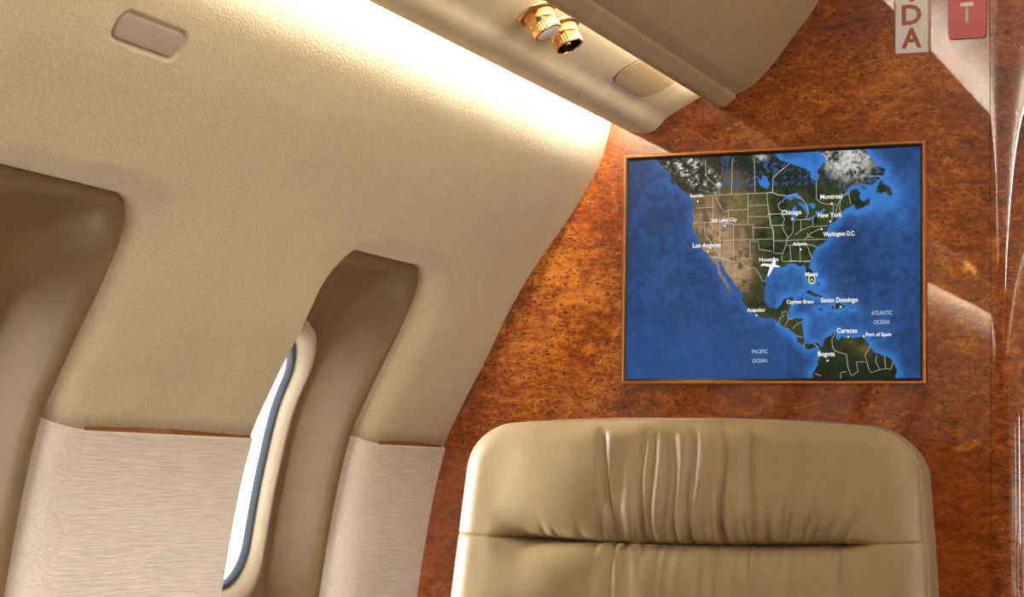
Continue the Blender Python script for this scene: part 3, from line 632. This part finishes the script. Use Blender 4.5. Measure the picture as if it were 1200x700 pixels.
    me.vertices.add(len(P)); me.vertices.foreach_set('co', P.ravel()); me.loops.add(F.size); me.loops.foreach_set('vertex_index', F.ravel())
    me.polygons.add(len(F)); me.polygons.foreach_set('loop_start', np.arange(0, F.size, 4)); me.update(calc_edges=True)
    at = me.color_attributes.new('map', 'FLOAT_COLOR', 'POINT'); at.data.foreach_set('color', np.concatenate([col.reshape(-1, 3), np.ones((len(P), 1))], 1).astype(np.float32).ravel())
    m, nt, bs = mat('map_display'); va = nt.nodes.new('ShaderNodeAttribute'); va.attribute_name = 'map'
    nt.links.new(va.outputs['Color'], bs.inputs['Emission Color']); bs.inputs['Emission Strength'].default_value = SCREEN_GAIN
    bs.inputs['Base Color'].default_value = (0.008, 0.008, 0.01, 1); bs.inputs['Roughness'].default_value = 0.45; bs.inputs['Specular IOR Level'].default_value = 0.15
    me.materials.append(m); return link('screen', me, None, mon)
scr = build_screen(); scr['label'] = 'satellite map with blue sea and green brown land'
def MU(p, d=0.0028): return ((p[0] / 1000 - 0.5) * SW, -d, (p[1] / 1000 - 0.5) * SH)
mb = MB()
for line in BORDERS:
    pts = [np.array(MU(p)) for p in line]; wdt = 0.00030
    fine = []
    for a, b in zip(pts[:-1], pts[1:]):                           # slight natural jitter along the border
        nn = max(1, int(np.linalg.norm(b - a) / 0.006))
        for k in range(nn):
            q = a + (b - a) * k / nn; j = 0 if (k == 0 or nn < 2 or abs((b - a)[0]) < 0.002 or abs((b - a)[2]) < 0.002) else 0.0007
            fine.append(q + np.array([random.uniform(-j, j), 0, random.uniform(-j, j)]))
    fine.append(pts[-1]); L_, R_ = [], []
    for i, p in enumerate(fine):
        d = fine[min(i + 1, len(fine) - 1)] - fine[max(i - 1, 0)]; d = d / (np.linalg.norm(d) + 1e-9); nrm = np.array([-d[2], 0, d[0]])
        L_.append(tuple(p + nrm * wdt)); R_.append(tuple(p - nrm * wdt))
    keep = [k for k in range(len(fine)) if abs(fine[k][0]) <= SW / 2 and abs(fine[k][2]) <= SH / 2]
    if len(keep) > 1: mb.loft([[L_[k] for k in keep], [R_[k] for k in keep]])
mesh('border_lines', mb.v, mb.f, 'map_line', scr)['kind'] = 'stuff'
for words, mm, nm in ((CITY, 'map_white', 'city_name'), (SEA, 'map_sea', 'ocean_name')):
    for s, u0_, v0_, u1_, hh in words:
        me, lo_, hi_ = text_mesh(s, 0.022 if mm == 'map_white' else 0.008, 1.02)
        capm, cl_, ch_ = text_mesh('H'); bpy.data.meshes.remove(capm)
        sx = (u1_ - u0_) / 1000 * SW / (hi_[0] - lo_[0]); sz = hh / 1000 * SH / ch_[1] * 0.98
        for v in me.vertices:
            X, Y = v.co.x - lo_[0], v.co.y
            v.co = (MU((u0_, 0))[0] + X * sx, -0.0032, MU((0, v0_))[2] + Y * sz)
        o = link(nm, me, mm, scr); o['label'] = 'lettering ' + s
        if mm == 'map_white' or True:
            pass
def disc(name, c, rx, rz, m, parent, d, hole=0.0, n=16):
    q = MU(c, d); o_ = [(q[0] + rx * math.cos(2 * PI * k / n), q[1], q[2] + rz * math.sin(2 * PI * k / n)) for k in range(n)]
    if not hole: return mesh(name, o_, [tuple(range(n))], m, parent)
    i_ = [(q[0] + rx * hole * math.cos(2 * PI * k / n), q[1], q[2] + rz * hole * math.sin(2 * PI * k / n)) for k in range(n)]
    mb_ = MB(); mb_.loft([o_, i_], True); return mesh(name, mb_.v, mb_.f, m, parent)
for p in DOTS: disc('city_dot', p, 0.0011, 0.0012, 'map_white', scr, 0.0032)
disc('destination_ring', RING[0], 0.0042, 0.0058, 'map_yellow', scr, 0.0031, 0.68, 24)
mesh('aircraft_icon', [MU(p, 0.0035) for p in AIRCRAFT], [tuple(range(len(AIRCRAFT)))], 'map_white', scr)

# ------------------------------------------------------------------ service rail fittings
TS = Vector((0.0825, 0, 0.043)).normalized(); ND = Vector((0.043, 0, -0.0825)).normalized()      # along the rail face / out of it
RB = Vector((-0.7225, 0, 0.4205 + H))
def rail(s, y, d=0.0): return RB + TS * s + Vector((0, y, 0)) + ND * d
def fit_matrix(tilt_y=0.0, tilt_s=0.0):
    z = (ND + Vector((0, tilt_y, 0)) + TS * tilt_s).normalized(); x = Vector((0, 1, 0)); x = (x - z * x.dot(z)).normalized(); y = z.cross(x)
    return Matrix(((x.x, y.x, z.x, 0), (x.y, y.y, z.y, 0), (x.z, y.z, z.z, 0), (0, 0, 0, 1)))
def knurl(name, prof, seg, m, parent, mtx):
    vv = []; ff = []
    for rr, h, kn in prof:
        for k in range(seg): a = 2 * PI * k / seg; q = rr * (1 - kn * (k % 2)); vv.append((q * math.cos(a), q * math.sin(a), h))
    for i in range(len(prof) - 1):
        for k in range(seg): ff.append((i * seg + k, i * seg + (k + 1) % seg, (i + 1) * seg + (k + 1) % seg, (i + 1) * seg + k))
    o = mesh(name, vv, ff, m, parent); o.matrix_local = mtx; return o
def fitting(kind, s, y, mirror=False):
    loc = rail(s, y); e = empty('reading_light' if kind == 'light' else 'air_nozzle', loc)
    base = fit_matrix(); body = fit_matrix(0.10, 0.05) if kind == 'light' else fit_matrix(-0.02, -0.02)
    lathe('flange', [(0.0125, 0.0045), (0.0170, 0.0040), (0.0195, 0.0028), (0.0208, 0.0012), (0.0210, 0.0)], 48, 'gold', e, base)
    lathe('socket_ball', [(0.0125, 0.0), (0.0150, 0.004), (0.0152, 0.009), (0.0135, 0.0125), (0.0125, 0.014)], 40, 'gold', e, body)
    b = knurl('knurled_ring', [(0.0125, 0.0125, 0), (0.0137, 0.0128, 0), (0.0142, 0.0138, 0.035), (0.0142, 0.0215, 0.035), (0.0137, 0.0228, 0), (0.0122, 0.0232, 0), (0.0118, 0.0222, 0)], 64, 'gold', e, body)
    if kind == 'light':
        lathe('lens', [(0.0119, 0.0224), (0.0105, 0.0242), (0.0070, 0.0256), (0.003, 0.0262), (0.0, 0.0263)], 40, 'lens', e, body)
    else:
        lathe('bore', [(0.0119, 0.0226), (0.0112, 0.018), (0.0095, 0.0125), (0.0, 0.0122)], 40, 'gold_dark', e, body)
        lathe('plug', [(0.0038, 0.0125), (0.0038, 0.0185), (0.0022, 0.0205), (0.0, 0.0208)], 24, 'gold', e, body)
    return e
tag(fitting('light', 0.0345, 1.633), 'gold swivel reading light with white lens beside the open air nozzle', 'reading light', 'reading lights')
tag(fitting('nozzle', 0.0345, 1.694), 'gold open-mouthed air nozzle beside the reading light and nearest the cover plate', 'air nozzle', 'air nozzles')
tag(fitting('light', 0.034, 0.30), 'gold swivel reading light further aft along the service rail', 'reading light', 'reading lights')
tag(fitting('nozzle', 0.034, 0.36), 'gold air nozzle further aft along the service rail', 'air nozzle', 'air nozzles')
def rr2(a0, a1, b0, b1, r_, n=8):
    p = []
    for (cx_, cy_, s0) in ((a1 - r_, b1 - r_, 0), (a0 + r_, b1 - r_, PI / 2), (a0 + r_, b0 + r_, PI), (a1 - r_, b0 + r_, 1.5 * PI)):
        p += [(cx_ + r_ * math.cos(s0 + PI / 2 * k / n), cy_ + r_ * math.sin(s0 + PI / 2 * k / n)) for k in range(n + 1)]
    return p
hb = empty('service_cover', rail(0.036, 1.943))
def rail_local(rings, nm, m):
    c = rail(0.036, 1.943); mb_ = MB(); mb_.loft([[tuple(rail(s, y, d) - c) for s, y in zip_(rg)] for rg, d in rings], True)
    n = len(rings[0][0]); b_ = len(mb_.v) - n; mb_.f.append(tuple(range(b_, b_ + n))); o = mesh(nm, mb_.v, mb_.f, m, hb); return o
def zip_(rg): return rg
def hatch_outline(i): return rr2(0.0105 + i, 0.062 - i, 1.884 + i, 2.004 - i, 0.022 - i * 0.7)
rail_local([(hatch_outline(-0.0009), 0.0), (hatch_outline(-0.0009), 0.0004), (hatch_outline(0.001), 0.0004)], 'painted_shadow_gap', 'gold_dark')  # flat dark ring, paints the shade of the gap around the plate
o = rail_local([(hatch_outline(0.0), 0.0), (hatch_outline(0.0), 0.0013), (hatch_outline(0.0007), 0.0018), (hatch_outline(0.004), 0.002)], 'cover_plate', 'hatch')
tag(hb, 'flush beige rounded cover plate in the service rail near the bulkhead', 'cover plate')

# rounded cover plate let into the sidewall
pc = WP(1.2, 0.3275); pe = empty('sidewall_cover_plate', pc); tag(pe, 'small grey beige rounded plate let into the cream sidewall above the window', 'cover plate')
def wall_rings(specs, nm, m, cap):
    mb_ = MB(); mb_.loft([[tuple(np.array(WP(y, z, d)) - np.array(pc)) for y, z in rr2(1.2 - a, 1.2 + a, 0.3275 - b_, 0.3275 + b_, rad)] for a, b_, rad, d in specs], True)
    if cap: n = 36; q = len(mb_.v) - n; mb_.f.append(tuple(range(q, q + n)))
    return mesh(nm, mb_.v, mb_.f, m, pe, True)
wall_rings([(0.0418, 0.0090, 0.0078, 0.0046), (0.0416, 0.0088, 0.0077, 0.0016), (0.0410, 0.0082, 0.0072, 0.0009), (0.0395, 0.0070, 0.0062, 0.0007)], 'plate', 'plate', True)

# ------------------------------------------------------------------ exit placards
def placard(name, x0, x1, z0, word, m_plate, m_letter, cell, lh, lw, zfirst, edge, rad, lab, lean):
    cx_ = (x0 + x1) / 2; ztop = zfirst + cell * (len(word) - 1) + lh + (zfirst - z0)
    e = empty(name, (cx_, YB, z0 + H)); tag(e, lab, 'sign')
    def slab(nm, gr, d0, d1, m, r_):
        w2 = (x1 - x0) / 2 + gr; o_ = rr2(-w2, w2, -gr, ztop - z0 + gr, r_, 5)
        mb_ = MB(); mb_.loft([[(a, -d0, b_) for a, b_ in o_], [(a, -d1, b_) for a, b_ in o_]], True); n = len(o_); mb_.f.append(tuple(range(n, 2 * n)))
        return mesh(nm, mb_.v, mb_.f, m, e)
    if edge: slab('acrylic_backing', edge, 0.0, 0.0022, 'acrylic', rad + edge * 0.5)
    slab('plate', 0.0, 0.0, 0.0030, m_plate, rad)
    for i, ch in enumerate(word):
        me, lo_, hi_ = text_mesh(ch, 0.028)
        zb_ = zfirst + cell * (len(word) - 1 - i) - z0; w_ = lw * min(1.0, (hi_[0] - lo_[0]) / 0.62); sx = w_ / (hi_[0] - lo_[0]); sz = lh / (hi_[1] - lo_[1])
        for v in me.vertices: v.co = ((v.co.x - (lo_[0] + hi_[0]) / 2) * sx, -0.0033, zb_ + (v.co.y - lo_[1]) * sz)
        link('letter', me, m_letter, e)['label'] = 'letter ' + ch
    return e
placard('exit_placard', -0.4500, -0.4137, 0.4785, 'SALIDA', 'sign_white', 'letter_brown', 0.0265, 0.0232, 0.0225, 0.4838, 0.0022, 0.0012, 'white placard with red brown upright letters ending in D A on the burl bulkhead', 0)
placard('exit_placard', -0.3915, -0.3500, 0.4905, 'EXIT', 'sign_red', 'letter_white', 0.0310, 0.0225, 0.0150, 0.5085, 0.0, 0.0045, 'red placard with white upright letter T on the burl bulkhead near the doorway post', 0)
